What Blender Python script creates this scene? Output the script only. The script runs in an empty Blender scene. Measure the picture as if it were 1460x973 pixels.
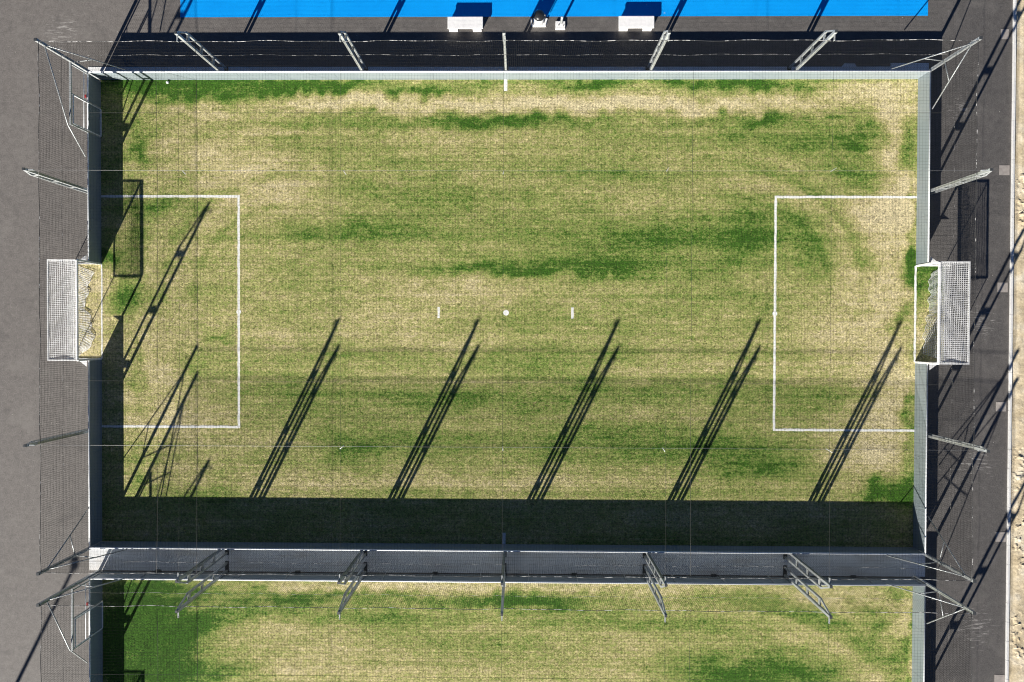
import bpy, math, random
import numpy as np
from mathutils import Vector, Matrix
random.seed(7); rng = np.random.default_rng(11)
scene = bpy.context.scene
col = scene.collection
R = math.radians

# ------------------------------------------------------------------ measures (metres)
HX, HY = 21.30, 12.15          # inner half length and half width of a pitch
SHIFT = -25.95                 # second pitch lies this far south of the first
SUN_ELEV, SUN_DIR = R(21.75), R(63.6)   # direction in which the light travels over the ground

# ------------------------------------------------------------------ materials
def new_mat(name):
    m = bpy.data.materials.new(name); m.use_nodes = True
    nt = m.node_tree
    return m, nt, nt.nodes['Principled BSDF']
def N(nt, kind, **kw):
    n = nt.nodes.new(kind)
    for k, v in kw.items():
        if k in n.inputs.keys() if hasattr(n.inputs, 'keys') else False: n.inputs[k].default_value = v
        else: setattr(n, k, v)
    return n
def noise(nt, vec, scale, detail=3, rough=.55, dist=0.0):
    n = nt.nodes.new('ShaderNodeTexNoise'); n.inputs['Scale'].default_value = scale
    n.inputs['Detail'].default_value = detail; n.inputs['Roughness'].default_value = rough
    n.inputs['Distortion'].default_value = dist
    nt.links.new(vec, n.inputs['Vector']); return n.outputs['Fac']
def mapping(nt, scale=(1,1,1), rot=0.0, loc=(0,0,0)):
    t = nt.nodes.new('ShaderNodeTexCoord'); m = nt.nodes.new('ShaderNodeMapping')
    m.inputs['Scale'].default_value = scale; m.inputs['Rotation'].default_value = (0,0,rot); m.inputs['Location'].default_value = loc
    nt.links.new(t.outputs['Object'], m.inputs['Vector']); return m.outputs['Vector']
def math_(nt, op, a, b=None, c=None, clamp=False):
    n = nt.nodes.new('ShaderNodeMath'); n.operation = op; n.use_clamp = clamp
    for i, v in enumerate((a, b, c)):
        if v is None: continue
        if isinstance(v, (int, float)): n.inputs[i].default_value = v
        else: nt.links.new(v, n.inputs[i])
    return n.outputs[0]
def ramp(nt, fac, stops, interp='LINEAR'):
    n = nt.nodes.new('ShaderNodeValToRGB'); n.color_ramp.interpolation = interp
    e = n.color_ramp.elements
    while len(e) < len(stops): e.new(.5)
    for el, (p, c) in zip(e, stops): el.position = p; el.color = (*c, 1) if len(c) == 3 else c
    nt.links.new(fac, n.inputs['Fac']); return n.outputs['Color']
def mix(nt, fac, a, b, mode='MIX'):
    n = nt.nodes.new('ShaderNodeMix'); n.data_type = 'RGBA'; n.blend_type = mode
    for s, v in ((n.inputs[0], fac), (n.inputs[6], a), (n.inputs[7], b)):
        if isinstance(v, (int, float)): s.default_value = v
        elif isinstance(v, tuple): s.default_value = (*v, 1)
        else: nt.links.new(v, s)
    return n.outputs[2]
def grey(nt, fac): # value -> colour
    n = nt.nodes.new('ShaderNodeCombineColor')
    for i in range(3): nt.links.new(fac, n.inputs[i])
    return n.outputs[0]
def bump(nt, bsdf, height, strength, dist):
    b = nt.nodes.new('ShaderNodeBump'); b.inputs['Strength'].default_value = strength; b.inputs['Distance'].default_value = dist
    nt.links.new(height, b.inputs['Height']); nt.links.new(b.outputs['Normal'], bsdf.inputs['Normal'])

def plain(name, base, rough=.5, metal=0.0, var=.12, scale=6.0, spec=.5, stretch=(1,1,1), bmp=0.0):
    m, nt, b = new_mat(name)
    v = mapping(nt, stretch)
    f = noise(nt, v, scale, 4)
    lo = tuple(c*(1-var) for c in base); hi = tuple(min(1, c*(1+var)) for c in base)
    nt.links.new(ramp(nt, f, [(.3, lo), (.7, hi)]), b.inputs['Base Color'])
    b.inputs['Roughness'].default_value = rough; b.inputs['Metallic'].default_value = metal
    b.inputs['Specular IOR Level'].default_value = spec
    if bmp: bump(nt, b, noise(nt, v, scale*6, 3), .4, bmp)
    return m

def asphalt():
    m, nt, b = new_mat('asphalt')
    v = mapping(nt)
    x = nt.nodes.new('ShaderNodeSeparateXYZ'); nt.links.new(v, x.inputs[0])
    big = noise(nt, v, .12, 4, .6)
    # base colour darkens gradually from west to east
    side = math_(nt, 'MULTIPLY_ADD', x.outputs[0], -.022, .5, clamp=True)
    f = math_(nt, 'ADD', math_(nt, 'MULTIPLY', big, .8), math_(nt, 'MULTIPLY_ADD', side, .68, -.12))
    c = ramp(nt, f, [(.2, (.104,.097,.093)), (.55, (.118,.109,.103)), (.95, (.145,.132,.123))])
    grain = noise(nt, v, 16, 4, .75)
    c = mix(nt, 1.0, c, grey(nt, math_(nt, 'MULTIPLY_ADD', grain, 1.7, .15)), 'MULTIPLY')
    mot = noise(nt, v, 3.5, 5, .75)
    c = mix(nt, 1.0, c, grey(nt, math_(nt, 'MULTIPLY_ADD', mot, 1.0, .48)), 'MULTIPLY')
    vo = nt.nodes.new('ShaderNodeTexVoronoi'); vo.inputs['Scale'].default_value = 2.4; nt.links.new(v, vo.inputs['Vector'])
    speck = math_(nt, 'LESS_THAN', vo.outputs['Distance'], .055)
    spare = math_(nt, 'GREATER_THAN', noise(nt, v, 1.1, 2), .56)
    c = mix(nt, math_(nt, 'MULTIPLY', speck, math_(nt, 'MULTIPLY', spare, .75)), c, (.5,.47,.42))
    # scuffs and chalky drag marks
    v2 = mapping(nt, (.9, 5.5, 1), R(24))
    st = noise(nt, v2, 1.3, 5, .7, .6)
    zone = math_(nt, 'GREATER_THAN', noise(nt, mapping(nt, loc=(3.1,8,0)), .23, 2), .57)
    sm = math_(nt, 'MULTIPLY', math_(nt, 'MULTIPLY', math_(nt, 'SUBTRACT', st, .60, clamp=True), 5.0, clamp=True), zone)
    c = mix(nt, math_(nt, 'MULTIPLY', sm, .55), c, (.30,.28,.26))
    for cx, cy, rad in ((24.7, -.4, 1.5), (24.5, -7.6, 1.7), (24.6, -16.3, 1.8), (23.6, 10.6, 1.2), (-23.4, 14.6, 1.6)):   # scraped spots
        dd = nt.nodes.new('ShaderNodeVectorMath'); dd.operation = 'DISTANCE'; nt.links.new(v, dd.inputs[0]); dd.inputs[1].default_value = (cx, cy, 0)
        zm = math_(nt, 'SUBTRACT', 1.0, math_(nt, 'DIVIDE', dd.outputs['Value'], rad), clamp=True)
        st2 = noise(nt, mapping(nt, (1.1, 6.5, 1), R(22+cy*3)), 1.6, 4, .7, .4)
        sm2 = math_(nt, 'MULTIPLY', math_(nt, 'SUBTRACT', math_(nt, 'MULTIPLY_ADD', zm, .16, st2), .64, clamp=True), 7.0, clamp=True)
        c = mix(nt, math_(nt, 'MULTIPLY', sm2, math_(nt, 'MULTIPLY', zm, 1.8, clamp=True)), c, (.38,.36,.34))
    dust = noise(nt, mapping(nt, loc=(9,2,0)), .7, 6, .65)
    c = mix(nt, math_(nt, 'MULTIPLY', math_(nt, 'SUBTRACT', dust, .53, clamp=True), 2.4, clamp=True), c, (.21,.195,.18))
    stain = noise(nt, mapping(nt, loc=(2,6,0)), .55, 5, .7, .5)
    c = mix(nt, math_(nt, 'MULTIPLY', math_(nt, 'SUBTRACT', stain, .56, clamp=True), 2.6, clamp=True), c, (.060,.056,.054))
    nt.links.new(c, b.inputs['Base Color']); b.inputs['Roughness'].default_value = .75
    bump(nt, b, grain, .5, .012)
    return m

def turf():
    m, nt, b = new_mat('turf')
    at = nt.nodes.new('ShaderNodeAttribute'); at.attribute_name = 'lush'
    g = at.outputs['Fac']
    s1 = noise(nt, mapping(nt, (.10,.62,1)), 1.0, 4, .6)
    s2 = noise(nt, mapping(nt, (.55,1.0,1), loc=(5,1,0)), 1.0, 5, .65, .5)
    s3 = noise(nt, mapping(nt, (.8,3.6,1), loc=(2,7,0)), 1.6, 4, .6)
    s4 = noise(nt, mapping(nt, (1,1,1), loc=(1,3,0)), 5.5, 4, .7, .4)
    f = math_(nt, 'MULTIPLY_ADD', math_(nt, 'SUBTRACT', s1, .5), .75, g)
    f = math_(nt, 'MULTIPLY_ADD', math_(nt, 'SUBTRACT', s2, .5), .62, f)
    f = math_(nt, 'MULTIPLY_ADD', math_(nt, 'SUBTRACT', s3, .5), .42, f)
    f = math_(nt, 'MULTIPLY_ADD', math_(nt, 'SUBTRACT', s4, .5), 1.05, f)
    s5 = noise(nt, mapping(nt, (.9,1.6,1), loc=(8,2,0)), 13.0, 3, .7, .5)
    s6 = noise(nt, mapping(nt, (.06,4.5,1), loc=(3,9,0)), 1.0, 3, .6)
    f = math_(nt, 'MULTIPLY_ADD', math_(nt, 'SUBTRACT', s5, .5), 1.05, f)
    f = math_(nt, 'MULTIPLY_ADD', math_(nt, 'SUBTRACT', s6, .5), .55, f)
    c = ramp(nt, f, [(.0,(.62,.535,.32)), (.25,(.485,.425,.200)), (.50,(.312,.322,.108)), (.76,(.180,.246,.056)), (.92,(.086,.166,.025)), (1.0,(.044,.116,.012))])
    blade = noise(nt, mapping(nt, (.8,1.15,1)), 15.0, 4, .8, .8)
    tuft = noise(nt, mapping(nt, (1,1,1), loc=(4,4,0)), 6.5, 3, .7, 1.4)
    k = math_(nt, 'ADD', math_(nt, 'MULTIPLY', blade, 1.15), math_(nt, 'MULTIPLY', tuft, .95))
    k = math_(nt, 'MULTIPLY_ADD', math_(nt, 'SUBTRACT', k, 1.05), 2.5, 1.0)
    k = math_(nt, 'MAXIMUM', k, .25)
    c = mix(nt, 1.0, c, grey(nt, k), 'MULTIPLY')
    nt.links.new(c, b.inputs['Base Color']); b.inputs['Roughness'].default_value = .9; b.inputs['Specular IOR Level'].default_value = .15
    bump(nt, b, math_(nt, 'ADD', blade, tuft), .55, .05)
    return m

def line_paint():
    m, nt, b = new_mat('line_paint')
    n1 = noise(nt, mapping(nt), 9, 5, .75)
    c = ramp(nt, n1, [(.30,(.42,.43,.28)), (.44,(.78,.78,.74)), (.8,(.88,.88,.87))])
    nt.links.new(c, b.inputs['Base Color']); b.inputs['Roughness'].default_value = .85
    return m

def sand():
    m, nt, b = new_mat('sand')
    v = mapping(nt)
    c = ramp(nt, noise(nt, v, .9, 6, .65), [(.3,(.36,.29,.18)), (.5,(.50,.42,.29)), (.7,(.62,.56,.45))])
    gr = noise(nt, v, 11, 5, .8)
    c = mix(nt, 1.0, c, grey(nt, math_(nt, 'MULTIPLY_ADD', gr, 1.3, .38)), 'MULTIPLY')
    nt.links.new(c, b.inputs['Base Color']); b.inputs['Roughness'].default_value = .95
    bump(nt, b, gr, .7, .03)
    return m

def pale_concrete():
    m, nt, b = new_mat('pale_concrete')
    v = mapping(nt, (.35,1,1))
    c = ramp(nt, noise(nt, v, 1.3, 4, .6), [(.3,(.74,.71,.67)), (.5,(.84,.85,.86)), (.7,(.88,.89,.90))])
    st = noise(nt, mapping(nt, loc=(7,0,0)), 9, 4, .7)
    c = mix(nt, 1.0, c, grey(nt, math_(nt, 'MULTIPLY_ADD', st, .12, .93)), 'MULTIPLY')
    nt.links.new(c, b.inputs['Base Color']); b.inputs['Roughness'].default_value = .30
    return m

def rope_mat(name='laced_rope', th=.50):
    m, nt, b = new_mat(name)
    v = mapping(nt, (1,1,1))
    n1 = noise(nt, v, 3.2, 3, .75)
    c = ramp(nt, n1, [(th,(.035,.035,.035)), (th+.06,(.42,.41,.40)), (th+.2,(.62,.60,.58))])
    nt.links.new(c, b.inputs['Base Color']); b.inputs['Roughness'].default_value = .7
    return m

def board_face():
    m, nt, b = new_mat('board_face')
    v = mapping(nt, (1,1,1))
    c = ramp(nt, noise(nt, v, .8, 4), [(.3,(.205,.242,.262)), (.7,(.232,.270,.288))])
    dirt = noise(nt, mapping(nt, (3,3,.6)), 3.0, 5, .7)
    c = mix(nt, math_(nt, 'MULTIPLY', math_(nt, 'SUBTRACT', dirt, .55, clamp=True), .9, clamp=True), c, (.13,.14,.12))
    nt.links.new(c, b.inputs['Base Color']); b.inputs['Roughness'].default_value = .42
    return m

def court_blue():
    m, nt, b = new_mat('court_blue')
    v = mapping(nt)
    c = ramp(nt, noise(nt, v, .6, 4), [(.3,(.001,.30,.84)), (.7,(.002,.34,.90))])
    gr = noise(nt, v, 18, 3, .8)
    c = mix(nt, 1.0, c, grey(nt, math_(nt, 'MULTIPLY_ADD', gr, .4, .8)), 'MULTIPLY')
    vo = nt.nodes.new('ShaderNodeTexVoronoi'); vo.inputs['Scale'].default_value = 1.1; nt.links.new(v, vo.inputs['Vector'])
    c = mix(nt, math_(nt, 'MULTIPLY', math_(nt, 'LESS_THAN', vo.outputs['Distance'], .05), .5), c, (.35,.5,.7))
    nt.links.new(c, b.inputs['Base Color']); b.inputs['Roughness'].default_value = .8; b.inputs['Specular IOR Level'].default_value = .1
    return m

M = dict(asphalt=asphalt(), turf=turf(), paint=line_paint(), sand=sand(), concrete=pale_concrete(), rope=rope_mat(), dark_rope=rope_mat('dark_laced_rope', .55), board=board_face(), blue=court_blue(),
    rail=plain('brushed_rail', (.74,.76,.78), .45, .1, .06, 3, .35),
    steel=plain('galvanised_steel', (.44,.46,.46), .42, .35, .16, 5),
    dark_steel=plain('dark_steel', (.06,.065,.07), .5, .3, .15, 8),
    wire=plain('steel_wire', (.30,.30,.30), .4, .4, .1, 2),
    net=plain('dark_twine', (.016,.016,.015), .95, 0, .25, 4, .15),
    seam=plain('dark_cord', (.04,.04,.037), .8, 0, .25, 4),
    white_net=plain('white_twine', (.80,.80,.80), .7, 0, .05, 4),
    white_paint=plain('white_powder_coat', (.82,.82,.82), .35, 0, .03, 4),
    white_conc=plain('white_concrete', (.88,.87,.86), .7, 0, .06, 7, bmp=.004),
    slab=plain('paving_slab', (.36,.325,.30), .85, 0, .15, 5, bmp=.004),
    kerb=plain('kerb_concrete', (.76,.75,.73), .75, 0, .05, 6),
    black=plain('black_plastic', (.022,.023,.025), .33, 0, .2, 6),
    red=plain('red_plastic', (.34,.02,.025), .45, 0, .1, 6),
    mast=plain('mast_paint', (.35,.36,.36), .45, .3, .1, 4))

# ------------------------------------------------------------------ mesh builder
class MB:
    def __init__(s): s.v = []; s.f = []; s.smooth = []
    def quad_strip(s): pass
    def box(s, c, size, rot=0.0, taper=1.0):
        cx, cy, cz = c; a, b_, h = size[0]/2, size[1]/2, size[2]/2
        n = len(s.v); cs, sn = math.cos(rot), math.sin(rot)
        for z, t in ((-h, 1.0), (h, taper)):
            for x, y in ((-a,-b_),(a,-b_),(a,b_),(-a,b_)):
                x *= t; y *= t
                s.v.append((cx+x*cs-y*sn, cy+x*sn+y*cs, cz+z))
        for f in ((0,3,2,1),(4,5,6,7),(0,1,5,4),(1,2,6,5),(2,3,7,6),(3,0,4,7)):
            s.f.append(tuple(n+i for i in f)); s.smooth.append(False)
        return s
    def bar(s, p, q, w, h):      # rectangular bar between two points
        p, q = Vector(p), Vector(q); d = (q-p).normalized()
        up = Vector((0,0,1)) if abs(d.z) < .95 else Vector((0,1,0))
        x = d.cross(up).normalized()*(w/2); y = x.cross(d).normalized()*(h/2)
        n = len(s.v)
        for o in (p, q):
            for a, b_ in ((-1,-1),(1,-1),(1,1),(-1,1)): s.v.append(tuple(o + x*a + y*b_))
        for f in ((0,3,2,1),(4,5,6,7),(0,1,5,4),(1,2,6,5),(2,3,7,6),(3,0,4,7)):
            s.f.append(tuple(n+i for i in f)); s.smooth.append(False)
        return s
    def tube(s, pts, r, k=8, caps=True):
        pts = [Vector(p) for p in pts]; n0 = len(s.v)
        rr = r if isinstance(r, (list, tuple)) else [r]*len(pts)
        for i, p in enumerate(pts):
            d = (pts[min(i+1, len(pts)-1)] - pts[max(i-1, 0)]).normalized()
            up = Vector((0,0,1)) if abs(d.z) < .9 else Vector((0,1,0))
            x = d.cross(up).normalized(); y = x.cross(d).normalized()
            for j in range(k):
                a = 2*math.pi*j/k; s.v.append(tuple(p + x*(math.cos(a)*rr[i]) + y*(math.sin(a)*rr[i])))
        for i in range(len(pts)-1):
            for j in range(k):
                a = n0+i*k+j; b_ = n0+i*k+(j+1) % k
                s.f.append((a, b_, b_+k, a+k)); s.smooth.append(k > 4)
        if caps and k > 2:
            s.f.append(tuple(n0+j for j in reversed(range(k)))); s.smooth.append(False)
            e = n0+(len(pts)-1)*k; s.f.append(tuple(e+j for j in range(k))); s.smooth.append(False)
        return s
    def lathe(s, c, prof, k=24):
        n0 = len(s.v)
        for r, z in prof:
            for j in range(k):
                a = 2*math.pi*j/k; s.v.append((c[0]+r*math.cos(a), c[1]+r*math.sin(a), c[2]+z))
        for i in range(len(prof)-1):
            for j in range(k):
                a = n0+i*k+j; b_ = n0+i*k+(j+1) % k
                s.f.append((a, b_, b_+k, a+k)); s.smooth.append(True)
        s.f.append(tuple(n0+j for j in reversed(range(k)))); s.smooth.append(False)
        e = n0+(len(prof)-1)*k; s.f.append(tuple(e+j for j in range(k))); s.smooth.append(False)
        return s
    def prism(s, poly, z0, z1):
        n = len(s.v); k = len(poly)
        for z in (z0, z1):
            for x, y in poly: s.v.append((x, y, z))
        s.f.append(tuple(n+i for i in reversed(range(k)))); s.f.append(tuple(n+k+i for i in range(k))); s.smooth += [False]*2
        for i in range(k):
            j = (i+1) % k; s.f.append((n+i, n+j, n+k+j, n+k+i)); s.smooth.append(False)
        return s
    def sheet(s, x0, x1, y0, y1, z):
        n = len(s.v); s.v += [(x0,y0,z),(x1,y0,z),(x1,y1,z),(x0,y1,z)]; s.f.append((n,n+1,n+2,n+3)); s.smooth.append(False); return s
    def build(s, name, mat, parent=None, bevel=0.0):
        me = bpy.data.meshes.new(name); me.from_pydata(s.v, [], s.f); me.update()
        me.polygons.foreach_set('use_smooth', s.smooth)
        me.materials.append(M[mat] if isinstance(mat, str) else mat)
        o = bpy.data.objects.new(name, me); col.objects.link(o)
        if parent is not None: o.parent = parent
        if bevel:
            b = o.modifiers.new('edge', 'BEVEL'); b.width = bevel; b.segments = 2; b.limit_method = 'ANGLE'
        return o

def tag(o, label=None, cat=None, group=None, kind=None):
    if label: o['label'] = label
    if cat: o['category'] = cat
    if group: o['group'] = group
    if kind: o['kind'] = kind
    return o
def empty(name, loc=(0,0,0), rz=0.0):
    e = bpy.data.objects.new(name, None); e.empty_display_size = .3; col.objects.link(e)
    e.location = loc; e.rotation_euler = (0,0,rz); return e
def copy_tree(o, parent=None):
    c = o.copy(); col.objects.link(c)
    if parent is not None: c.parent = parent
    for ch in list(o.children): copy_tree(ch, c)
    return c
def struct(o): o['kind'] = 'structure'; return o
PATCH_MAIN= [(-15.5,11.7,3.51,0.73,1.1),(-19.0,12.0,1.3,0.37,0.6),(-11.1,11.9,2.58,0.33,0.8),(-4.8,11.6,2.02,0.22,0.8),(-8.9,11.9,1.84,0.22,0.7),(4.3,11.9,1.45,0.19,0.5),(5.5,11.8,0.91,0.22,0.7),(8.9,12.0,0.91,0.14,0.7),(10.9,11.9,1.45,0.22,0.7),(13.2,11.8,0.72,0.19,0.8),(15.6,11.9,1.27,0.22,0.7),(-1.2,11.9,1.1,0.15,0.5),(-1.2,9.9,4.03,0.33,0.52),(2.9,10.0,4.02,0.21,0.38),(-8.9,10.0,3.32,0.3,0.35),(12.0,10.1,2.54,0.29,0.6),(14.0,10.0,0.79,0.21,0.6),(17.2,10.2,0.54,0.15,0.7),(16.7,9.2,2.53,0.8,0.4),(18.7,8.1,1.45,1.02,0.38),(19.4,6.9,0.72,0.65,0.5),(18.7,9.6,0.44,0.44,0.5),(5.1,7.4,2.19,0.36,0.3),(-0.4,2.3,4.03,0.22,0.62),(3.6,2.7,2.56,0.44,0.3),(5.1,3.7,3.28,0.95,0.18),(6.2,2.4,3.29,0.44,0.2),(0.7,4.3,13.14,2.75,0.12),(1.1,7.2,12.03,1.1,0.06),(1.1,-5.3,13.9,2.58,0.06),(14.9,7.9,3.98,2.18,0.1),(12.7,4.5,2.18,0.92,0.5),(13.5,3.6,1.27,0.73,0.3),(16.0,2.8,0.73,1.31,0.4),(15.8,4.3,1.01,1.02,0.2),(8.4,4.1,2.19,0.91,0.4),(12.0,2.8,2.19,0.65,0.35),(-10.2,4.3,2.4,0.52,0.33),(-6.3,4.4,2.94,0.8,0.3),(-4.5,5.9,4.77,0.58,0.2),(-7.4,6.6,1.11,0.29,0.25),(-11.1,2.0,1.66,0.44,0.25),(-19.5,8.6,0.33,1.1,0.5),(-19.4,8.1,0.37,0.37,0.4),(-19.9,0.7,0.89,0.96,0.75),(-19.6,4.2,0.45,1.48,0.3),(-20.9,2.8,0.33,0.37,0.9),(-18.1,5.7,2.23,0.37,0.25),(-15.3,-1.3,0.52,0.25,0.8),(-19.3,-3.5,0.34,1.67,0.45),(-16.5,-2.9,0.74,0.74,0.35),(-19.1,-8.9,0.45,0.45,0.5),(-15.6,-9.6,2.6,0.52,0.4),(1.5,-4.4,8.79,0.51,0.28),(-5.9,-4.6,6.27,0.66,0.2),(-2.6,-2.6,5.51,0.55,0.3),(4.0,-2.4,2.56,0.44,0.25),(-5.9,-6.6,3.33,0.74,0.26),(1.5,-7.1,8.8,0.67,0.2),(10.3,-6.8,6.2,1.1,0.3),(15.7,-4.5,2.18,0.8,0.34),(13.2,-7.8,2.18,0.92,0.35),(8.4,-9.3,5.49,0.44,0.2),(-8.1,-7.2,1.48,0.74,0.35),(20.6,-0.2,0.32,0.59,0.9),(21.2,-5.5,0.33,1.09,0.9),(20.9,-7.4,0.51,0.51,0.5),(20.5,-9.4,1.09,0.44,0.9),(21.2,-9.2,0.58,0.88,0.9),(19.2,-8.6,0.33,0.3,0.9),(19.4,-9.2,0.36,0.44,0.6),(20.9,8.8,0.44,1.01,0.6),(21.2,5.4,0.14,1.82,0.6),(21.2,3.0,0.18,0.66,0.9),(21.5,2.1,0.73,0.88,1.0),(21.1,1.0,0.36,0.91,0.5),(20.7,8.1,0.36,0.36,0.5),(-8.9,11.2,4.05,0.4,-0.5),(-0.8,10.8,9.49,0.29,-0.55),(8.7,10.8,7.26,0.43,-0.55),(-16.4,10.6,2.04,0.29,-0.6),(-14.2,7.8,2.59,2.21,-0.3),(-11.1,5.5,2.59,1.33,-0.3),(-17.8,7.5,2.96,1.1,-0.15),(-19.3,-0.9,2.61,4.44,-0.25),(-16.5,-6.1,2.98,2.23,-0.25),(-12.9,0.6,1.85,2.96,-0.15),(19.0,11.6,2.88,0.5,-0.5),(19.9,9.2,0.73,2.54,-0.7),(20.2,4.7,1.27,2.55,-0.6),(20.6,1.0,0.65,1.82,-0.4),(18.8,-0.8,2.53,2.19,-0.25),(20.3,-4.1,1.27,2.19,-0.5),(18.8,-7.0,2.18,1.47,-0.5),(20.7,7.2,0.5,2.18,-0.3),(-0.7,-9.1,11.74,0.45,-0.4),(-11.1,-9.1,3.34,0.59,-0.25),(-1.9,1.2,6.24,0.51,-0.4),(-5.9,-0.2,3.69,1.1,-0.15),(16.8,0.3,2.54,2.56,-0.25),(-4.4,-2.0,2.21,0.74,-0.2),(18.9,5.0,1.45,1.09,-0.3),(-21.9,0.5,0.74,2.22,-0.6)]
PATCH_SECOND= [(-19.1,-17.1,2.8,2.24,1.0),(-18.0,-19.1,2.99,1.69,0.5),(-19.7,-16.9,1.12,2.24,0.3),(-18.4,-14.5,1.49,0.33,0.8),(-10.0,-15.0,5.56,0.29,0.55),(-1.1,-15.1,4.42,0.29,0.5),(1.9,-15.3,2.21,0.23,0.5),(-8.9,-16.1,7.41,0.3,0.35),(3.0,-14.7,2.21,0.3,0.3),(11.3,-18.9,2.56,0.89,0.6),(15.8,-18.8,2.19,0.73,0.4),(20.6,-17.7,0.44,0.81,0.8),(21.2,-15.8,0.25,0.51,1.0),(20.2,-14.6,0.55,0.36,0.7),(21.2,-17.8,0.22,1.48,0.7),(19.6,-16.6,0.51,0.52,0.5),(10.3,-16.1,7.31,0.44,0.3),(1.5,-17.7,5.53,0.56,0.25),(20.9,-16.6,0.91,1.84,-0.6),(17.6,-14.7,2.55,0.52,-0.5),(-2.6,-14.4,11.05,0.3,-0.5),(-11.1,-18.0,4.46,1.11,-0.2),(-4.4,-18.6,7.39,1.11,-0.25),(6.7,-17.8,5.5,0.74,-0.2)]
# ------------------------------------------------------------------ ground and markings
struct(MB().sheet(-250, 250, -250, 250, 0).build('ground', 'asphalt'))

def smooth_noise(nx, ny, cx, cy):
    a = rng.random((cy+3, cx+3))
    gx = np.linspace(0, cx, nx); gy = np.linspace(0, cy, ny)
    ix = gx.astype(int); iy = gy.astype(int); fx = gx-ix; fy = gy-iy
    fx = fx*fx*(3-2*fx); fy = (fy*fy*(3-2*fy))[:, None]
    A = a[np.ix_(iy, ix)]; B = a[np.ix_(iy, ix+1)]; C = a[np.ix_(iy+1, ix)]; D = a[np.ix_(iy+1, ix+1)]
    return (A*(1-fx)+B*fx)*(1-fy)+(C*(1-fx)+D*fx)*fy

def pitch(name, yc, patches):
    xs = np.linspace(-HX, HX, 285); ys = np.linspace(yc-HY, yc+HY, 163)
    X, Y = np.meshgrid(xs, ys)
    wx = X + (smooth_noise(285, 163, 30, 17)-.5)*1.0 + (smooth_noise(285, 163, 110, 60)-.5)*.5
    wy = Y + (smooth_noise(285, 163, 30, 17)-.5)*.45 + (smooth_noise(285, 163, 110, 60)-.5)*.45
    g = .50 + (smooth_noise(285, 163, 5, 9)-.5)*.12 + (smooth_noise(285, 163, 14, 26)-.5)*.10
    # mower turns leave faint arcs around the corners, straight passes leave lines along the pitch
    ring = rng.random(400)
    for cx, cy, r0, r1, amp in ((11.5, yc+1.5, 4, 12.5, .40), (-11.0, yc+1.0, 4, 13, .36), (12, yc-2, 6, 11, .20), (-12, yc-3, 5, 10, .16)):
        rad = np.hypot((X-cx)*.95, (Y-cy)*1.1); t = rad/.42; i = t.astype(int); fr = t-i; fr = fr*fr*(3-2*fr)
        val = ring[i % 400]*(1-fr)+ring[(i+1) % 400]*fr - .5
        side = np.clip(((X-cx)*np.sign(cx)+3)/4, 0, 1)*np.clip((np.sign(cy-yc)*(Y-cy)+2)/3, 0, 1)
        g = g + amp*val*side*np.clip((rad-r0)/1.5, 0, 1)*np.clip((r1-rad)/1.5, 0, 1)
    rows = np.interp(np.arange(163)*.15, np.arange(0, 25, .27), rng.random(93))-.5
    g = g + (rows[:, None])*.13*(.35+smooth_noise(285, 163, 6, 12))
    for px, py, rx, ry, s in patches:
        q = ((wx-px)/rx)**2 + ((wy-py)/ry)**2
        g = g + .76*s*np.exp(-q*.78)
    # unmown grass along the foot of the boards
    g = np.where((np.abs(Y-yc) > HY-.22), g+.12, g)
    v = [tuple(p) for p in np.stack([X.ravel(), Y.ravel(), np.full(X.size, .02)], 1)]
    nx = 285
    f = [(j*nx+i, j*nx+i+1, (j+1)*nx+i+1, (j+1)*nx+i) for j in range(162) for i in range(284)]
    vals = list(np.clip(g, -.2, 1.15).ravel())
    # turf inside the two goal recesses
    for sx in (-1, 1):
        n = len(v)
        nxr, nyr = 11, 34
        for j in range(nyr):
            for i in range(nxr):
                x = sx*(HX + 1.46*i/(nxr-1)); y = yc-2.5+5.0*j/(nyr-1)
                v.append((x, y, .02)); 
                vals.append((.15 if sx < 0 else .28 + .62/(1+math.exp(-(y-yc-.55-.25*math.sin(x*9))*2.6))) + rng.normal()*.05)
        for j in range(nyr-1):
            for i in range(nxr-1):
                q = (n+j*nxr+i, n+j*nxr+i+1, n+(j+1)*nxr+i+1, n+(j+1)*nxr+i)
                f.append(q if sx > 0 else q[::-1])
    me = bpy.data.meshes.new(name); me.from_pydata(v, [], f); me.update()
    at = me.attributes.new('lush', 'FLOAT', 'POINT'); at.data.foreach_set('value', np.array(vals, np.float32))
    me.materials.append(M['turf'])
    o = bpy.data.objects.new(name, me); col.objects.link(o); struct(o)
pitch('football_pitch', 0, PATCH_MAIN)
pitch('football_pitch', SHIFT, PATCH_SECOND)

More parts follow.
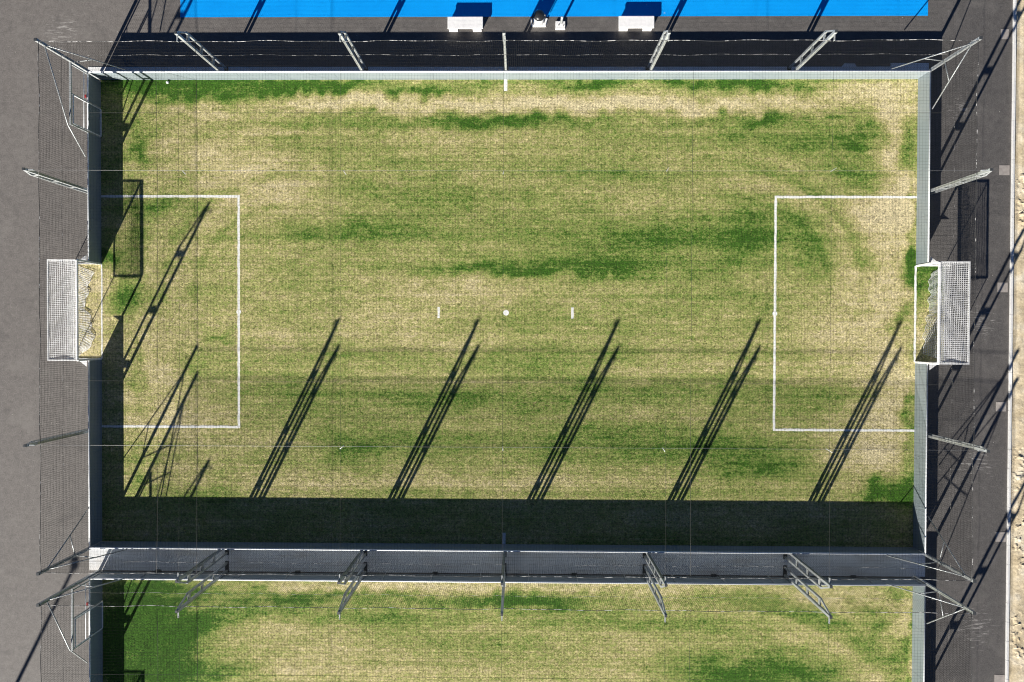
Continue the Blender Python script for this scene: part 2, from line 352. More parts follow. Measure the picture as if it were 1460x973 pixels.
def ragged_strip(mb, x0, x1, y0, y1, z, step=.16, j=.012):
    along_x = (x1-x0) > (y1-y0)
    L = (x1-x0) if along_x else (y1-y0); n = max(2, int(L/step))
    base = len(mb.v)
    for i in range(n+1):
        t = i/n; e = lambda: random.uniform(-j, j)
        if along_x: mb.v += [(x0+t*L, y0+e(), z), (x0+t*L, y1+e(), z)]
        else: mb.v += [(x1+e(), y0+t*L, z), (x0+e(), y0+t*L, z)]
    for i in range(n):
        a = base+2*i; mb.f.append((a, a+2, a+3, a+1)); mb.smooth.append(False)
ZL = .026
def markings(yc):
    for s in (-1, 1):
        m = MB(); xi = s*(HX-7.27); w = .062
        a, b_ = sorted((xi+s*w, s*HX))
        ragged_strip(m, a, b_, yc+6.06-w, yc+6.06+w, ZL); ragged_strip(m, a, b_, yc-6.06-w, yc-6.06+w, ZL)
        ragged_strip(m, xi-w, xi+w, yc-6.06-w, yc+6.06+w, ZL)
        struct(m.build('penalty_area_line', 'paint'))
        struct(MB().prism([(xi+.125*math.cos(t*math.pi/10), yc+.125*math.sin(t*math.pi/10)) for t in range(20)], ZL, ZL+.004).build('penalty_spot', 'paint'))
        g = MB(); w2 = .035 if s < 0 else .055
        ragged_strip(g, s*HX-w2+.02*(-s), s*HX+w2+.02*(-s), yc-2.48, yc+2.48, ZL+.002)
        struct(g.build('goal_line', 'paint'))
        d = MB(); ragged_strip(d, s*3.5-.062, s*3.5+.062, yc-.29, yc+.29, ZL); struct(d.build('centre_dash_line', 'paint'))
        h = MB(); yy = sorted((yc+s*HY, yc+s*(HY-.60))); ragged_strip(h, -.12, .05, yy[0], yy[1], ZL); struct(h.build('halfway_line', 'paint'))
    struct(MB().prism([(.03+.15*math.cos(t*math.pi/12), yc+.15*math.sin(t*math.pi/12)) for t in range(24)], ZL, ZL+.004).build('centre_spot', 'paint'))
markings(0); markings(SHIFT)

struct(MB().sheet(-17.1, 21.79, 15.42, 42, .006).build('blue_court', 'blue'))
# pale concrete strips under and behind the boards
struct(MB().prism([(-22.0,-13.70),(21.94,-13.70),(21.94,-12.22),(-22.0,-12.22)], 0, .022).build('concrete_strip', 'concrete'))
struct(MB().prism([(-21.97,12.22),(21.85,12.22),(21.85,12.98),(19.9,12.98),(19.9,12.80),(18.15,12.80),(18.05,12.96),(17.5,12.96),(17.38,12.80),(-21.97,12.83)], 0, .022).build('concrete_strip', 'concrete'))
for y0, y1 in ((7.4,9.9),(-2.9,-5.2),(-9.6,-11.4),(-17.6,-19.6)):
    a, b_ = sorted((y0, y1))
    struct(MB().prism([(21.36,a),(21.53,a),(21.53,b_),(21.36,b_)], 0, .02).build('concrete_strip', 'concrete'))
# kerb and sand
kb = MB()
y = -60.0
while y < 60:
    kb.box((26.20 + random.uniform(-.004,.004), y+.5, .035), (.115, .992, .15)); y += 1.0
struct(kb.build('kerb', 'kerb', bevel=.01))
gx = np.concatenate([np.arange(26.262, 29.5, .055), np.arange(29.5, 60, .8), [90, 140, 250]])
gy = np.concatenate([[-250,-120], np.arange(-60, -24, 1.2), np.arange(-24, 20, .07), np.arange(20, 60, 1.2), [120, 250]])
nx, ny = len(gx), len(gy)
def world_noise(cell):
    cx = int((gx[-1]-gx[0])/cell)+2; cy = int((gy[-1]-gy[0])/cell)+2
    a = rng.random((cy+2, cx+2)); fx = (gx-gx[0])/cell; fy = (gy-gy[0])/cell
    ix = fx.astype(int); iy = fy.astype(int); tx = fx-ix; ty = fy-iy
    tx = tx*tx*(3-2*tx); ty = (ty*ty*(3-2*ty))[:, None]
    return (a[np.ix_(iy, ix)]*(1-tx)+a[np.ix_(iy, ix+1)]*tx)*(1-ty)+(a[np.ix_(iy+1, ix)]*(1-tx)+a[np.ix_(iy+1, ix+1)]*tx)*ty
near = np.clip((gx-26.3)/.35, 0, 1)[None, :]
clod = .6*world_noise(.17)+.4*world_noise(.085); clod = np.maximum(0, clod-.50)*.30*np.clip((world_noise(1.5)-.48)*4, 0, 1)
H = .012 + near*(.05*world_noise(1.3) + .03*world_noise(.4) + .012*world_noise(.12) + clod)
GX, GY = np.meshgrid(gx, gy)
me = bpy.data.meshes.new('sand_verge')
me.from_pydata([tuple(p) for p in np.stack([GX.ravel(), GY.ravel(), H.ravel()], 1)], [], [(j*nx+i, j*nx+i+1, (j+1)*nx+i+1, (j+1)*nx+i) for j in range(ny-1) for i in range(nx-1)])
me.materials.append(M['sand']); me.update()
o = bpy.data.objects.new('sand_verge', me); col.objects.link(o); struct(o)

# pale square slabs let into the asphalt beside the kerb
slab_words = ['pale square slab by the kerb beside the blue court end', 'pale square slab by the kerb beyond the tip of the upper east post', 'pale square slab by the kerb level with the white goal',
    'pale square slab by the kerb crossed by brace shadows', 'pale square slab by the kerb beside the gap between the pitches', 'pale square slab by the kerb at the bottom edge of the photo']
for (x, y), lab in zip(((25.74,14.47),(25.80,7.46),(25.78,1.40),(25.77,-4.79),(25.83,-11.59),(25.86,-19.05)), slab_words):
    tag(MB().box((x, y, .004), (.52 if y < 14 else .40, .50, .02)).build('paving_slab', 'slab'), lab, 'paving slab', 'square slabs along the kerb')

# ------------------------------------------------------------------ barrier boards
def board(p, q, out, label, z_top=1.075, rail_ext=(0,0), feet=()):
    """a run of panels from p to q (inner face), OUT: unit vector away from the pitch"""
    p, q, out = Vector((*p,0)), Vector((*q,0)), Vector((*out,0))
    L = (q-p).length; d = (q-p)/L; ang = math.atan2(d.y, d.x)
    root = empty('barrier_board', p)
    n = max(1, round(L/2.44)); s = L/n
    for i in range(n):
        c = d*(s*(i+.5)) + out*.022
        MB().box((c.x, c.y, .53), (s-.008, .04, 1.02), ang).build('panel', 'board', root)
    a = d*(-rail_ext[0]) + out*.03; b_ = d*(L+rail_ext[1]) + out*.03
    MB().tube([(a.x,a.y,z_top-.03),(b_.x,b_.y,z_top-.03)], .046 if abs(d.x) > .5 else .034, 10).build('top_rail', 'rail', root)
    for i in range(n+1):
        t = min(max(s*i, .05), L-.05); c = d*t + out*.068
        MB().box((c.x, c.y, .51), (.05, .044, 1.0), ang).build('stiffener', 'steel', root)
    for t in feet:
        c = d*t + out*.11
        MB().box((c.x, c.y, .06), (.26, .12, .09), ang).build('foot', 'dark_steel', root)
    tag(root, label, 'barrier board', 'boards around the pitches')
    return root
mid = [ -18.3, -10.9, -3.65, 3.65, 10.95, 18.2 ]
B = HY
board((-HX, B), (HX, B), (0,1), 'long sunlit pale board between the upper pitch and the blue court', rail_ext=(.06,.06))
board((-HX, -B), (HX, -B), (0,-1), 'long shaded board closing the lower side of the upper pitch', rail_ext=(.06,.06))
board((-HX, SHIFT+B), (HX, SHIFT+B), (0,1), 'long board on the far side of the concrete strip bounding the lower pitch', rail_ext=(.06,.06), feet=[HX+x for x in mid])
board((-HX, 2.56), (-HX, 9.10), (-1,0), 'shaded dark blue board between the west goal and the corner gate')
board((-HX, -B), (-HX, -2.54), (-1,0), 'shaded dark blue board below the west goal of the upper pitch', rail_ext=(.05,0))
board((HX, 2.56), (HX, B), (1,0), 'sunlit grey board above the east goal of the upper pitch')
board((HX, -B), (HX, -2.54), (1,0), 'sunlit grey board below the east goal, dark shadow triangle at its lower end', rail_ext=(.05,0))
board((-HX, SHIFT+2.56), (-HX, SHIFT+9.10), (-1,0), 'shaded dark board running down from the gate of the lower pitch')
board((HX, SHIFT+2.56), (HX, SHIFT+B), (1,0), 'sunlit grey board on the east side of the lower pitch')

# ------------------------------------------------------------------ lattice posts
def make_post():
    r = empty('fence_post')
    MB().bar((0,0,.02), (0,0,5.30), .12, .12).build('main_pole', 'steel', r)
    MB().bar((0,.42,.02), (0,.42,4.36), .095, .095).build('rear_pole', 'steel', r)
    MB().bar((0,.42,4.33), (0,.07,5.22), .07, .07).build('diagonal', 'steel', r)
    for z in (1.56, 2.84, 4.15):
        MB().box((-.026,.236,z), (.012,.278,.17)).box((.026,.236,z), (.012,.278,.17)).build('rung', 'steel', r)
    a = MB().box((0,-.20,5.16), (.05,.29,.05)); a.tube([(0,-.32,5.20),(0,-.32,5.06)], .022, 8); a.build('cable_arm', 'steel', r)
    MB().box((0,0,5.325), (.115,.115,.05)).build('cap', 'dark_steel', r)
    MB().box((0,.21,.032), (.19,.62,.03)).build('base_plate', 'dark_steel', r)
    return r
proto = make_post(); fresh = [True]
def place_post(x, y, rz, label, group):
    o = proto if fresh[0] else copy_tree(proto)
    fresh[0] = False
    o.location = (x, y, 0); o.rotation_euler = (0,0,rz); tag(o, label, 'fence post', group)
PX = [-14.66, -7.33, 0.0, 7.33, 14.66]
bench_pos = ['double steel post nearest the corner gate, on the blue court side', 'second double post from the corner gate on the blue court side, before the first bench',
    'double post at the halfway line, between benches, seen end on', 'double post just below the right hand bench by the blue court', 'double post nearest the kerb on the blue court side']
for x, l in zip(PX, bench_pos): place_post(x, HY+.15, 0, l, 'lattice posts along the blue court')
low = ['leftmost', 'second from left', 'middle', 'second from right', 'rightmost']
for x, l in zip(PX, low): place_post(x, -HY-.15, math.pi, l+' of the double posts on the upper edge of the concrete strip', 'lattice posts above the concrete strip')
for x, l in zip(PX, low): place_post(x, SHIFT+HY+.13, 0, l+' of the double posts on the lower edge of the concrete strip', 'lattice posts below the concrete strip')
for sy, l in ((1,'above'), (-1,'below')):
    place_post(-HX-.22, sy*6.22, math.pi/2, 'dark backlit double post in the west fence '+l+' the goal', 'lattice posts at the pitch ends')
    place_post(HX+.22, sy*6.22, -math.pi/2, 'pale sunlit double post in the east fence '+l+' the goal', 'lattice posts at the pitch ends')
place_post(-HX-.22, SHIFT+6.22, math.pi/2, 'double post in the west fence of the lower pitch at the photo edge', 'lattice posts at the pitch ends')
place_post(HX+.22, SHIFT+6.22, -math.pi/2, 'double post in the east fence of the lower pitch at the photo edge', 'lattice posts at the pitch ends')

# ------------------------------------------------------------------ corner posts with braces
def corner(cx, cy, sx, sy, label, gate_y=None):
    r = empty('corner_post', (cx, cy, 0))
    MB().bar((0,0,0), (0,0,4.64), .125, .125).build('main_pole', 'steel', r)
    MB().box((0,0,4.665), (.135,.135,.05)).build('cap', 'dark_steel', r)
    MB().tube([(0,0,4.08), (-sx*2.05,0,1.08)], .028, 8).build('brace', 'steel', r)
    MB().tube([(0,0,2.03), (-sx*1.18,0,2.35)], .024, 8).build('tie', 'steel', r)
    if gate_y is None:
        MB().tube([(0,0,4.08), (0,-sy*2.0,1.08)], .028, 8).build('brace', 'steel', r)
        MB().tube([(0,0,2.03), (0,-sy*1.12,2.40)], .024, 8).build('tie', 'steel', r)
    else:
        k = gate_y-cy
        MB().tube([(0,-.02,4.08), (-.06,k,2.36), (0,k-1.25,1.09)], .03, 8).build('brace', 'steel', r)
    tag(r, label, 'corner post', 'braced corner posts of the ball fences')
corner(-HX-.13, HY+.13, -1, 1, 'braced corner post beside the gate of the upper pitch', 9.10)
corner(HX+.13, HY+.13, 1, 1, 'pale braced corner post at the blue court end near the kerb')
corner(-HX-.13, -HY-.10, -1, -1, 'dark braced corner post at the white sunlit end of the concrete strip')
corner(HX+.13, -HY-.10, 1, -1, 'braced corner post at the kerb end of the concrete strip, upper pitch')
corner(-HX-.13, SHIFT+HY+.10, -1, 1, 'braced corner post beside the gate of the lower pitch', SHIFT+9.10)
corner(HX+.13, SHIFT+HY+.10, 1, 1, 'braced corner post at the kerb end of the concrete strip, lower pitch')

# ------------------------------------------------------------------ gates in the west boards
def make_gate():
    r = empty('gate', (-HX-.05, 0, 0))
    y0, ym, y1 = 9.13, 10.64, 12.10
    f = MB()
    f.box((0, y0, 1.18), (.07,.07,2.32)); f.box((0, ym, 1.18), (.06,.06,2.32)); f.box((0, y1-.02, 1.18), (.06,.06,2.32))
    f.box((0, (y0+y1)/2, 2.375), (.09, y1-y0+.09, .07))
    f.build('frame', 'steel', r)
    MB().box((.03, (ym+y1)/2, .53), (.04, y1-ym-.09, 1.02)).build('fixed_panel', 'board', r)
    lf = MB().box((.03, (y0+ym)/2, .56), (.04, ym-y0-.14, 1.0)).build('leaf', 'board', r)
    e = MB()
    e.bar((.062,y0+.06,.05), (.062,ym-.05,.05), .05, .05); e.bar((.062,y0+.06,.0751), (.062,y0+.06,2.28), .045, .045); e.bar((.062,ym-.05,.0751), (.062,ym-.05,2.28), .045, .045)
    e.bar((.062,y0+.083,2.255), (.062,ym-.073,2.255), .045, .045)
    e.build('leaf_frame', 'white_paint', lf)
    MB().tube([(.02,y0+.05,1.05),(.02,y1-.04,1.05)], .04, 10).tube([(-.02,y0+.05,1.30),(-.02,y1-.04,1.30)], .018, 8).build('cross_rail', 'rail', r)
    MB().box((-.03, ym+.27, 1.15), (.06,.15,.08)).build('lock', 'red', lf)
    return r
g1 = make_gate(); tag(g1, 'tall open frame gate with red lock in the corner of the upper pitch', 'gate', 'gates in the west boards')
g2 = copy_tree(g1); g2.location.y = SHIFT; tag(g2, 'tall open frame gate with red lock in the corner of the lower pitch', 'gate', 'gates in the west boards')

# ------------------------------------------------------------------ ball nets and cables
def wob(a, b_, amp): return amp*math.sin(a*1.7+b_*.9)*math.sin(b_*2.3-a*.6)
def side_net(ax, at, t0, t1, label, holes=(), z0=1.08, z1=4.60, mesh=.10, out=1):
    """ax 'x': the net runs along x at y = at; holes: (from, to, top) left free for goals and gates"""
    P = (lambda t, z: (t, at+out*wob(t, z, .035), z)) if ax == 'x' else (lambda t, z: (at+out*wob(t, z, .035), t, z))
    r = empty('safety_net', P(t0, 0)[:2] + (0,)); off = Vector(r.location)
    Q = lambda t, z: tuple(Vector(P(t, z)) - off)
    sag = lambda t: .025*abs(math.sin(t*math.pi/7.33 + math.pi/2))
    m = MB(); n = int((t1-t0)/mesh)
    for i in range(n+1):
        t = t0+i*mesh; a = z0
        for h0, h1, ht in holes:
            if h0 < t < h1: a = ht
        m.tube([Q(t, a+(z1-a)*k/4 - (sag(t) if k == 4 else 0)) for k in range(5)], .0041, 3, False)
    for i in range(int((z1-z0)/mesh)+1):
        z = z0+i*mesh; runs = []; a = t0
        for h0, h1, ht in sorted(holes):
            if z < ht: runs.append((a, h0)); a = h1
        runs.append((a, t1))
        for a, b_ in runs:
            if b_-a < .05: continue
            s = max(2, int((b_-a)/1.2))
            m.tube([Q(a+(b_-a)*j/s, z - sag(a+(b_-a)*j/s)*(z-z0)/(z1-z0)) for j in range(s+1)], .0022, 3, False)
    m.build('netting', 'net', r)
    s = int((t1-t0)/.5)
    MB().tube([Q(t0+(t1-t0)*j/s, z1-sag(t0+(t1-t0)*j/s)) for j in range(s+1)], .0125, 6).build('top_rope', 'rope' if ax == 'x' else 'dark_rope', r)
    MB().tube([Q(t0+(t1-t0)*j/s, 3.02-sag(t0+(t1-t0)*j/s)*.5) for j in range(s+1)], .0055, 6).build('middle_rope', 'rope' if ax == 'x' else 'dark_rope', r)
    tag(r, label, 'ball net', 'upright ball nets around the pitches')
X0 = HX+.05
side_net('x', HY+.07, -X0, X0, 'upright dark net above the long board on the blue court side')
side_net('x', -HY-.07, -X0, X0, 'upright dark net on the upper edge of the concrete strip')
side_net('x', SHIFT+HY+.07, -X0, X0, 'upright dark net on the lower edge of the concrete strip')
side_net('y', -X0, -HY-.07, HY+.07, 'upright dark net behind the west goal of the upper pitch', [(-2.6,2.6,2.05),(9.10,12.2,2.4)], out=-1)
side_net('y', X0, -HY-.07, HY+.07, 'upright dark net behind the east goal of the upper pitch', [(-2.6,2.6,2.05)])
side_net('y', -X0, SHIFT-3, SHIFT+HY+.07, 'upright dark net along the west side of the lower pitch', [(SHIFT-2.6,SHIFT+2.6,2.05),(SHIFT+9.1,SHIFT+12.2,2.4)], out=-1)
side_net('y', X0, SHIFT-3, SHIFT+HY+.07, 'upright dark net along the east side of the lower pitch', [(SHIFT-2.6,SHIFT+2.6,2.05)])

def roof_net(y0, y1, yc, label, mesh=.145):
    r = empty('roof_net', (0, yc, 4.58))
    def zz(x, y): return -.16*(1-(((y-yc)/HY)**2))*(1-.5*(abs(x)/HX)**4) + wob(x*.35, y*.4, .05)
    m = MB(); n = int(2*X0/mesh)
    for i in range(n+1):
        x = -X0+i*mesh
        m.tube([(x+wob(x, y0+(y1-y0)*k/12, .012), y0+(y1-y0)*k/12-yc, zz(x, y0+(y1-y0)*k/12)) for k in range(13)], .0026, 3, False)
    n = int((y1-y0)/mesh)
    for i in range(n+1):
        y = y0+i*mesh
        m.tube([(-X0+2*X0*k/20, y-yc, zz(-X0+2*X0*k/20, y)) for k in range(21)], .0026, 3, False)
    m.build('netting', 'net', r)
    for x in (-15.95, -14.11, 8.6):
        MB().tube([(x, y0+(y1-y0)*k/12-yc, zz(x, y0+(y1-y0)*k/12)-.012) for k in range(13)], .008, 5).build('seam_cord', 'seam', r)
    for y in (9.0, -3.33):
        if y0 < yc+y < y1: MB().tube([(-X0+2*X0*k/20, y, zz(-X0+2*X0*k/20, yc+y)-.012) for k in range(21)], .005, 5).build('seam_cord', 'seam', r)
    tag(r, label, 'roof net', 'square mesh nets stretched over the pitches')
roof_net(-HY-.07, HY+.07, 0, 'fine square mesh net stretched flat over the whole upper pitch')
roof_net(SHIFT-3, SHIFT+HY+.07, SHIFT, 'fine square mesh net stretched flat over the lower pitch')

def cable(p, q, label, clamps=(), rad=.0045, mat='seam'):
    p, q = Vector(p), Vector(q); c = (p+q)/2
    r = empty('support_cable', c)
    s = 16; MB().tube([tuple((p+(q-p)*k/s) - c - Vector((0,0,.10*(1-(2*k/s-1)**2)))) for k in range(s+1)], rad, 6).build('wire', mat, r)
    for (x, y, a, l) in clamps:
        MB().tube([(x-c.x-l*math.cos(a), y-c.y-l*math.sin(a), -.06), (x-c.x, y-c.y, -.09), (x-c.x+.02, y-c.y+.02, -.115)], .011, 6).build('clamp', 'white_paint', r)
    tag(r, label, 'steel cable', 'steel cables carrying the roof nets')
pos = ['nearest the corner gate', 'second from the gate side', 'over the centre spot', 'second from the kerb side', 'nearest the kerb']
for x, l in zip(PX, pos):
    cable((x, HY-.17, 5.12), (x, -HY+.17, 5.12), 'cross cable over the upper pitch, '+l)
    cable((x, SHIFT+HY-.17, 5.12), (x, SHIFT-HY, 5.12), 'cross cable over the lower pitch, '+l)
cable((-HX+.10, 6.22, 5.12), (HX-.10, 6.22, 5.12), 'long cable across the upper half of the upper pitch, above the goals', [(-14.5,6.2,2.4,.22),(-7.2,6.2,2.2,.2),(0,6.2,1.4,.14),(7.3,6.2,-2.1,.2),(14.6,6.2,-2.6,.3)], .0042, 'wire')
cable((-HX+.10, -6.22, 5.12), (HX-.10, -6.22, 5.12), 'long cable across the lower half of the upper pitch, below the goals', [(-7.2,-6.2,.7,.2),(0,-6.2,1.7,.16),(7.2,-6.2,2.1,.2),(14.5,-6.2,2.6,.32)], .0042, 'wire')

# ------------------------------------------------------------------ goals
def tape(mb, pts, w):
    """net cord made flat and overwide, to look white from above and shadow less"""
    for p, q in zip(pts, pts[1:]): mb.bar(p, q, w, .003)
def make_goal(s, seed):
    """s = -1 west, +1 east; goal line at the origin, depth along local +x*s"""
    rr = random.Random(seed)
    r = empty('goal'); D = 1.46; hw = 2.5; zt = 1.97
    fr = MB()
    fr.bar((0,-hw,zt), (0,hw,zt), .10, .10); fr.bar((0,-hw,.02), (0,-hw,zt-.051), .10, .10); fr.bar((0,hw,.02), (0,hw,zt-.051), .10, .10)
    fr.build('goal_frame', 'white_paint', r, .012)
    bk = MB()
    bk.bar((s*D,-hw-.03,zt), (s*D,hw+.03,zt), .055, .055)
    for y in (-hw, hw):
        bk.bar((s*.052,y,zt), (s*(D-.029),y,zt), .055, .055)
        bk.bar((s*D,y,.02), (s*D,y,zt-.029), .035, .035)
        bk.bar((s*.052,y,.05), (s*(D-.02),y,.05), .04, .04)
    bk.bar((s*D,-hw+.02,.05), (s*D,hw-.02,.05), .04, .04)
    bk.build('rear_frame', 'white_paint', r)
    for y in (-hw, hw):       # gusset between the post and the end of the board
        sg = 1 if y > 0 else -1
        MB().prism([(s*.10,y+sg*.06),(s*.10,y+sg*.36),(s*.50,y+sg*.06)][::(1 if s*sg > 0 else -1)], 1.05, 1.065).build('gusset', 'white_paint', r)
    R_ = .0050; TW = .021 if s < 0 else .027  # overwide flat cord whitens the net yet lightens its shadow; narrower in the west
    # roof net, with slack folds gathered behind the crossbar
    m = MB(); mesh = .10
    sl = lambda x, y: -.05*math.sin(math.pi*x/D) - .022*math.sin(y*3.1+x*4)*math.sin(math.pi*x/D)
    for i in range(int(2*hw/mesh)+1):
        y = -hw+i*mesh
        tape(m, [(s*(.05+(D-.05)*k/8), y+.012*math.sin(k*1.3+i), zt+sl(D*k/8, y)) for k in range(9)], TW)
    for i in range(1, int(D/mesh)+1):
        x = i*mesh
        tape(m, [(s*(x+.012*math.sin(k*.9+i)), -hw+2*hw*k/24, zt+sl(x, -hw+2*hw*k/24)+.003) for k in range(25)], TW)
    m.build('roof_netting', 'white_net', r)
    f = MB()
    n = 30 if s < 0 else 60
    for i in range(n):
        y = -hw+2*hw*i/(n-1); w = rr.uniform(.42,.60); dz = rr.uniform(.0,.05)
        tape(f, [(s*(.06+w*k/6), y+rr.uniform(-.03,.03), zt-.035-dz-.05*math.sin(math.pi*k/6)) for k in range(7)], .010)
    for i in range(11):
        x = .07+i*.047
        tape(f, [(s*(x+rr.uniform(-.012,.012)), -hw+2*hw*k/30, zt-.045-rr.uniform(0,.05)) for k in range(31)], .011)
    f.build('gathered_netting', 'white_net', r)
    # back net hanging to the ground and trailing forward over the turf to a wavy hem
    hem = (lambda y: D-.86+.19*math.sin(y*1.9+.6)+.08*math.sin(y*5.3)+.05*math.sin(y*11)) if s < 0 else (lambda y: D-.98-.17*math.tanh(-(y+.35)*2.2)+.05*math.sin(y*7.3)+.045*math.sin(y*13+1))
    hw2 = 2.05
    bn = MB()
    def drape(y, u):   # u 0 at back bar .. 1 at the hem
        yy = y*(hw + (hw2-hw)*max(0, u-.55)/.45)
        lift = .72/(1+math.exp((yy+.25)*5)) if s > 0 else 0.0     # part of the east net is caught up and hangs clear of the turf
        if u < .55:
            q = u/.55; return (s*(D-.03-.16*math.sin(q*math.pi)*.6), yy, (zt*.985-lift)*(1-q)**1.1+.05+lift)
        q = (u-.55)/.45; x = D-.03 + (hem(yy)-(D-.03))*q
        return (s*x, yy, .052+lift*(1-q*.8)+.035*abs(math.sin(yy*6+q*5))*(1 if 0 < q < 1 else .3))
    for i in range(int(2*hw/mesh)+1):
        y = -1+2*i/int(2*hw/mesh)
        bn.tube([drape(y, k/14) for k in range(15)], [.003 if k < 8 else .0075 for k in range(15)], 3, False)
    for k in range(1, 33):
        u = k/32
        bn.tube([drape(-1+2*j/60, u) for j in range(61)], (.003 if k < 17 else .0075)*(1.6 if k == 32 else 1), 3, False)
    bn.build('back_netting', 'white_net', r)
    for y in (-hw, hw):
        sn = MB()
        for i in range(int(D/mesh)+1): sn.tube([(s*(.06+i*mesh), y, .06), (s*(.06+i*mesh), y+.03*math.sin(i), 1.0), (s*(.06+i*mesh), y, zt-.03)], R_*.7, 3, False)
        for i in range(1, int(zt/mesh)): sn.tube([(s*.055, y, i*mesh), (s*D*.5, y+.03*math.sin(i), i*mesh), (s*(D-.02), y, i*mesh)], R_*.7, 3, False)
        sn.build('side_netting', 'white_net', r)
    return r
gw = make_goal(-1, 3); gw.location = (-HX-.03, 0, 0); tag(gw, 'white box goal on the west side of the upper pitch, net trailing over dry turf', 'goal', 'white box goals')
ge = make_goal(1, 4); ge.location = (HX+.03, 0, 0); tag(ge, 'white box goal on the kerb side of the upper pitch, net trailing over green turf', 'goal', 'white box goals')
g3 = copy_tree(gw); g3.location = (-HX-.03, SHIFT, 0); tag(g3, 'white box goal of the lower pitch on the west side, outside the photo edge', 'goal', 'white box goals')

# ------------------------------------------------------------------ benches, bin, bollard, ball, mast
def make_bench():
    r = empty('bench')
    MB().box((0,0,.385), (1.82,.61,.075)).build('seat', 'white_conc', r, .012)
    for x in (-.63, .60): MB().box((x,-.03,.172), (.45,.53,.344)).build('leg', 'white_conc', r, .01)
    MB().box((0,.26,.30), (1.0,.05,.085)).build('rear_beam', 'white_conc', r)
    return r
b1 = make_bench(); b1.location = (-2.12, 14.93, 0); tag(b1, 'low white bench at the blue court edge, on the gate side of the halfway line', 'bench', 'white benches by the blue court')
b2 = copy_tree(b1); b2.location = (6.69, 14.95, 0); tag(b2, 'low white bench at the blue court edge, on the kerb side of the bin', 'bench', 'white benches by the blue court')

r = empty('litter_bin', (1.68, 15.12, 0))
MB().lathe((0,0,.05), [(.20,0),(.25,.03),(.265,.66),(.255,.70)], 28).build('body', 'white_paint', r)
MB().lathe((0,0,.74), [(.285,0),(.29,.05),(.265,.11),(.20,.17),(.10,.205),(.02,.215)], 28).build('lid', 'black', r)
MB().tube([(-.30,0,.98),(-.34,-.05,.7),(-.32,-.16,.25)], .03, 8).tube([(.30,0,.92),(.31,-.08,.6),(.27,-.14,.3)], .022, 8).build('bracket', 'black', r)
MB().tube([(.27,.0,.83),(.33,.0,.80)], .04, 10).build('latch', 'steel', r)
MB().prism([(-.36,-.25),(.36,-.25),(.47,.18),(.36,.20),(-.30,.20),(-.45,.18)], 0, .05).build('base', 'white_conc', r, .01)
for sx in (-1, 1): MB().bar((sx*.42,.16,.06), (sx*.30,-.22,.06), .07, .10).build('foot_wing', 'white_conc', r)
tag(r, 'round white litter bin with black domed lid beside the blue court', 'litter bin')

r = empty('bollard', (2.80, 14.93, 0))
MB().box((0,0,.06), (.50,.42,.12)).build('base', 'white_conc', r, .02)
MB().tube([(.05,.10,.12),(.05,.10,.74)], .062, 14).build('pole', 'steel', r)
MB().lathe((.05,.10,.74), [(.066,0),(.066,.02),(.03,.04)], 14).build('cap', 'rail', r)
MB().tube([(-.08,.0,.12),(-.08,.0,.15)], .03, 8).tube([(.16,-.02,.12),(.16,-.02,.15)], .02, 8).build('bolt', 'dark_steel', r)
tag(r, 'short steel post on a white concrete block next to the litter bin', 'bollard')

bm = MB().lathe((-17.74, 12.0, .02), [(.01,0),(.045,.010),(.070,.04),(.076,.075),(.06,.115),(.03,.14),(.004,.15)], 16).build('ball', 'white_paint')
tag(bm, 'small white ball lying on the turf against the long sunlit board', 'ball')

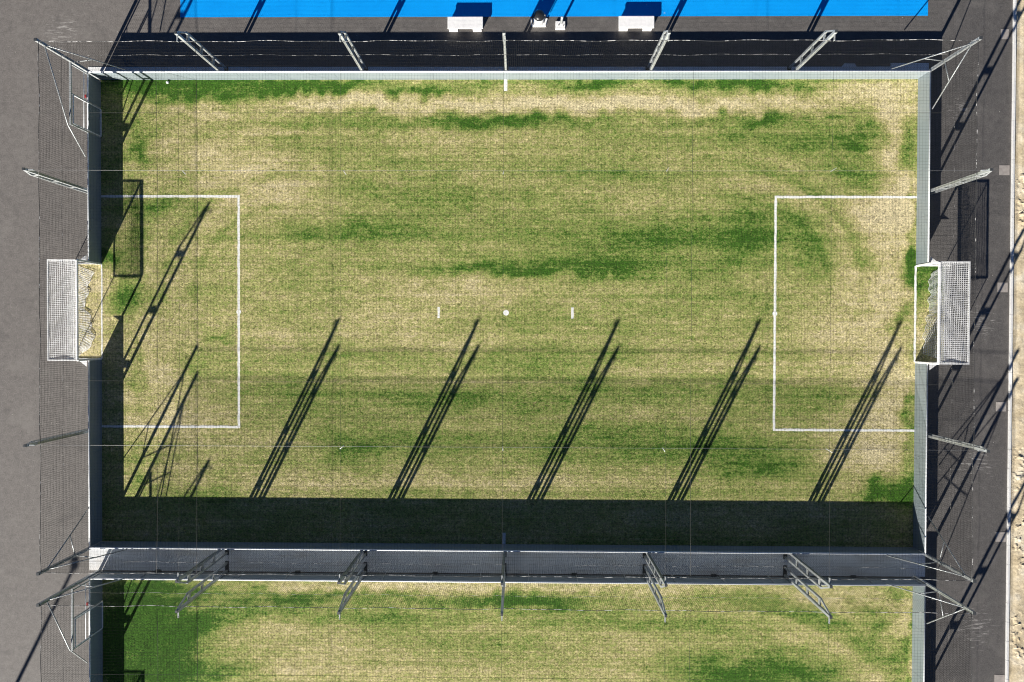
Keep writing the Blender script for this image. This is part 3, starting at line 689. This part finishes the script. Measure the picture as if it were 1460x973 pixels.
L = 8.0/math.tan(SUN_ELEV)
r = empty('floodlight_mast', (-22.43-L*math.cos(SUN_DIR)-.05, -12.84-L*math.sin(SUN_DIR), 0))
MB().tube([(0,0,0),(0,0,3),(0,0,7.6)], [.13,.115,.09], 16).build('pole', 'mast', r)
MB().box((0,.16,7.72), (.34,.62,.12)).build('lamp_head', 'dark_steel', r)
MB().lathe((0,0,0), [(.24,0),(.24,.03),(.14,.05)], 16).build('base_flange', 'mast', r)
tag(r, 'tall lamp mast outside the west fence whose long shadow crosses the asphalt', 'lamp mast')

# ------------------------------------------------------------------ light, sky, camera
w = bpy.data.worlds.new('World'); scene.world = w; w.use_nodes = True
nt = w.node_tree; bg = nt.nodes['Background']
sky = nt.nodes.new('ShaderNodeTexSky'); sky.sky_type = 'NISHITA'; sky.sun_disc = False
sky.sun_elevation = SUN_ELEV
d = Vector((-math.cos(SUN_DIR), -math.sin(SUN_DIR), 0))         # towards the sun, over the ground
sky.sun_rotation = math.atan2(d.x, d.y)
sky.air_density = .30; sky.dust_density = 0.0; sky.ozone_density = 3.5
nt.links.new(sky.outputs[0], bg.inputs[0]); bg.inputs[1].default_value = .05
sl = bpy.data.lights.new('sun', 'SUN'); sl.energy = 5.0; sl.angle = R(.53); sl.color = (1.0, .955, .87)
so = bpy.data.objects.new('sun', sl); col.objects.link(so)
to = Vector((math.cos(SUN_DIR)*math.cos(SUN_ELEV), math.sin(SUN_DIR)*math.cos(SUN_ELEV), -math.sin(SUN_ELEV)))
so.rotation_euler = to.to_track_quat('-Z', 'Y').to_euler(); so.location = (-20, -40, 30)

cd = bpy.data.cameras.new('camera'); cam = bpy.data.objects.new('camera', cd); col.objects.link(cam)
cd.sensor_fit = 'HORIZONTAL'; cd.sensor_width = 36; cd.lens = 24.0; cd.clip_end = 2000
rot = Matrix(((0.9999157880297249, -0.003746404169477746, 0.012425027351804707), (0.0036050475291510933, 0.9999287502953639, 0.011379717266453948), (-0.012466775092490315, -0.011333966143887509, 0.9998580502902612)))
cam.matrix_world = Matrix.Translation((0.7901, -1.071, 35.7525)) @ rot.to_4x4()
scene.camera = cam
vs = scene.view_settings
vs.view_transform = 'Standard'; vs.look = 'None'; vs.exposure = 1.2; vs.gamma = 1; vs.use_curve_mapping = False
scene.cycles.use_denoising = True
scene.cycles.filter_width = 1.1
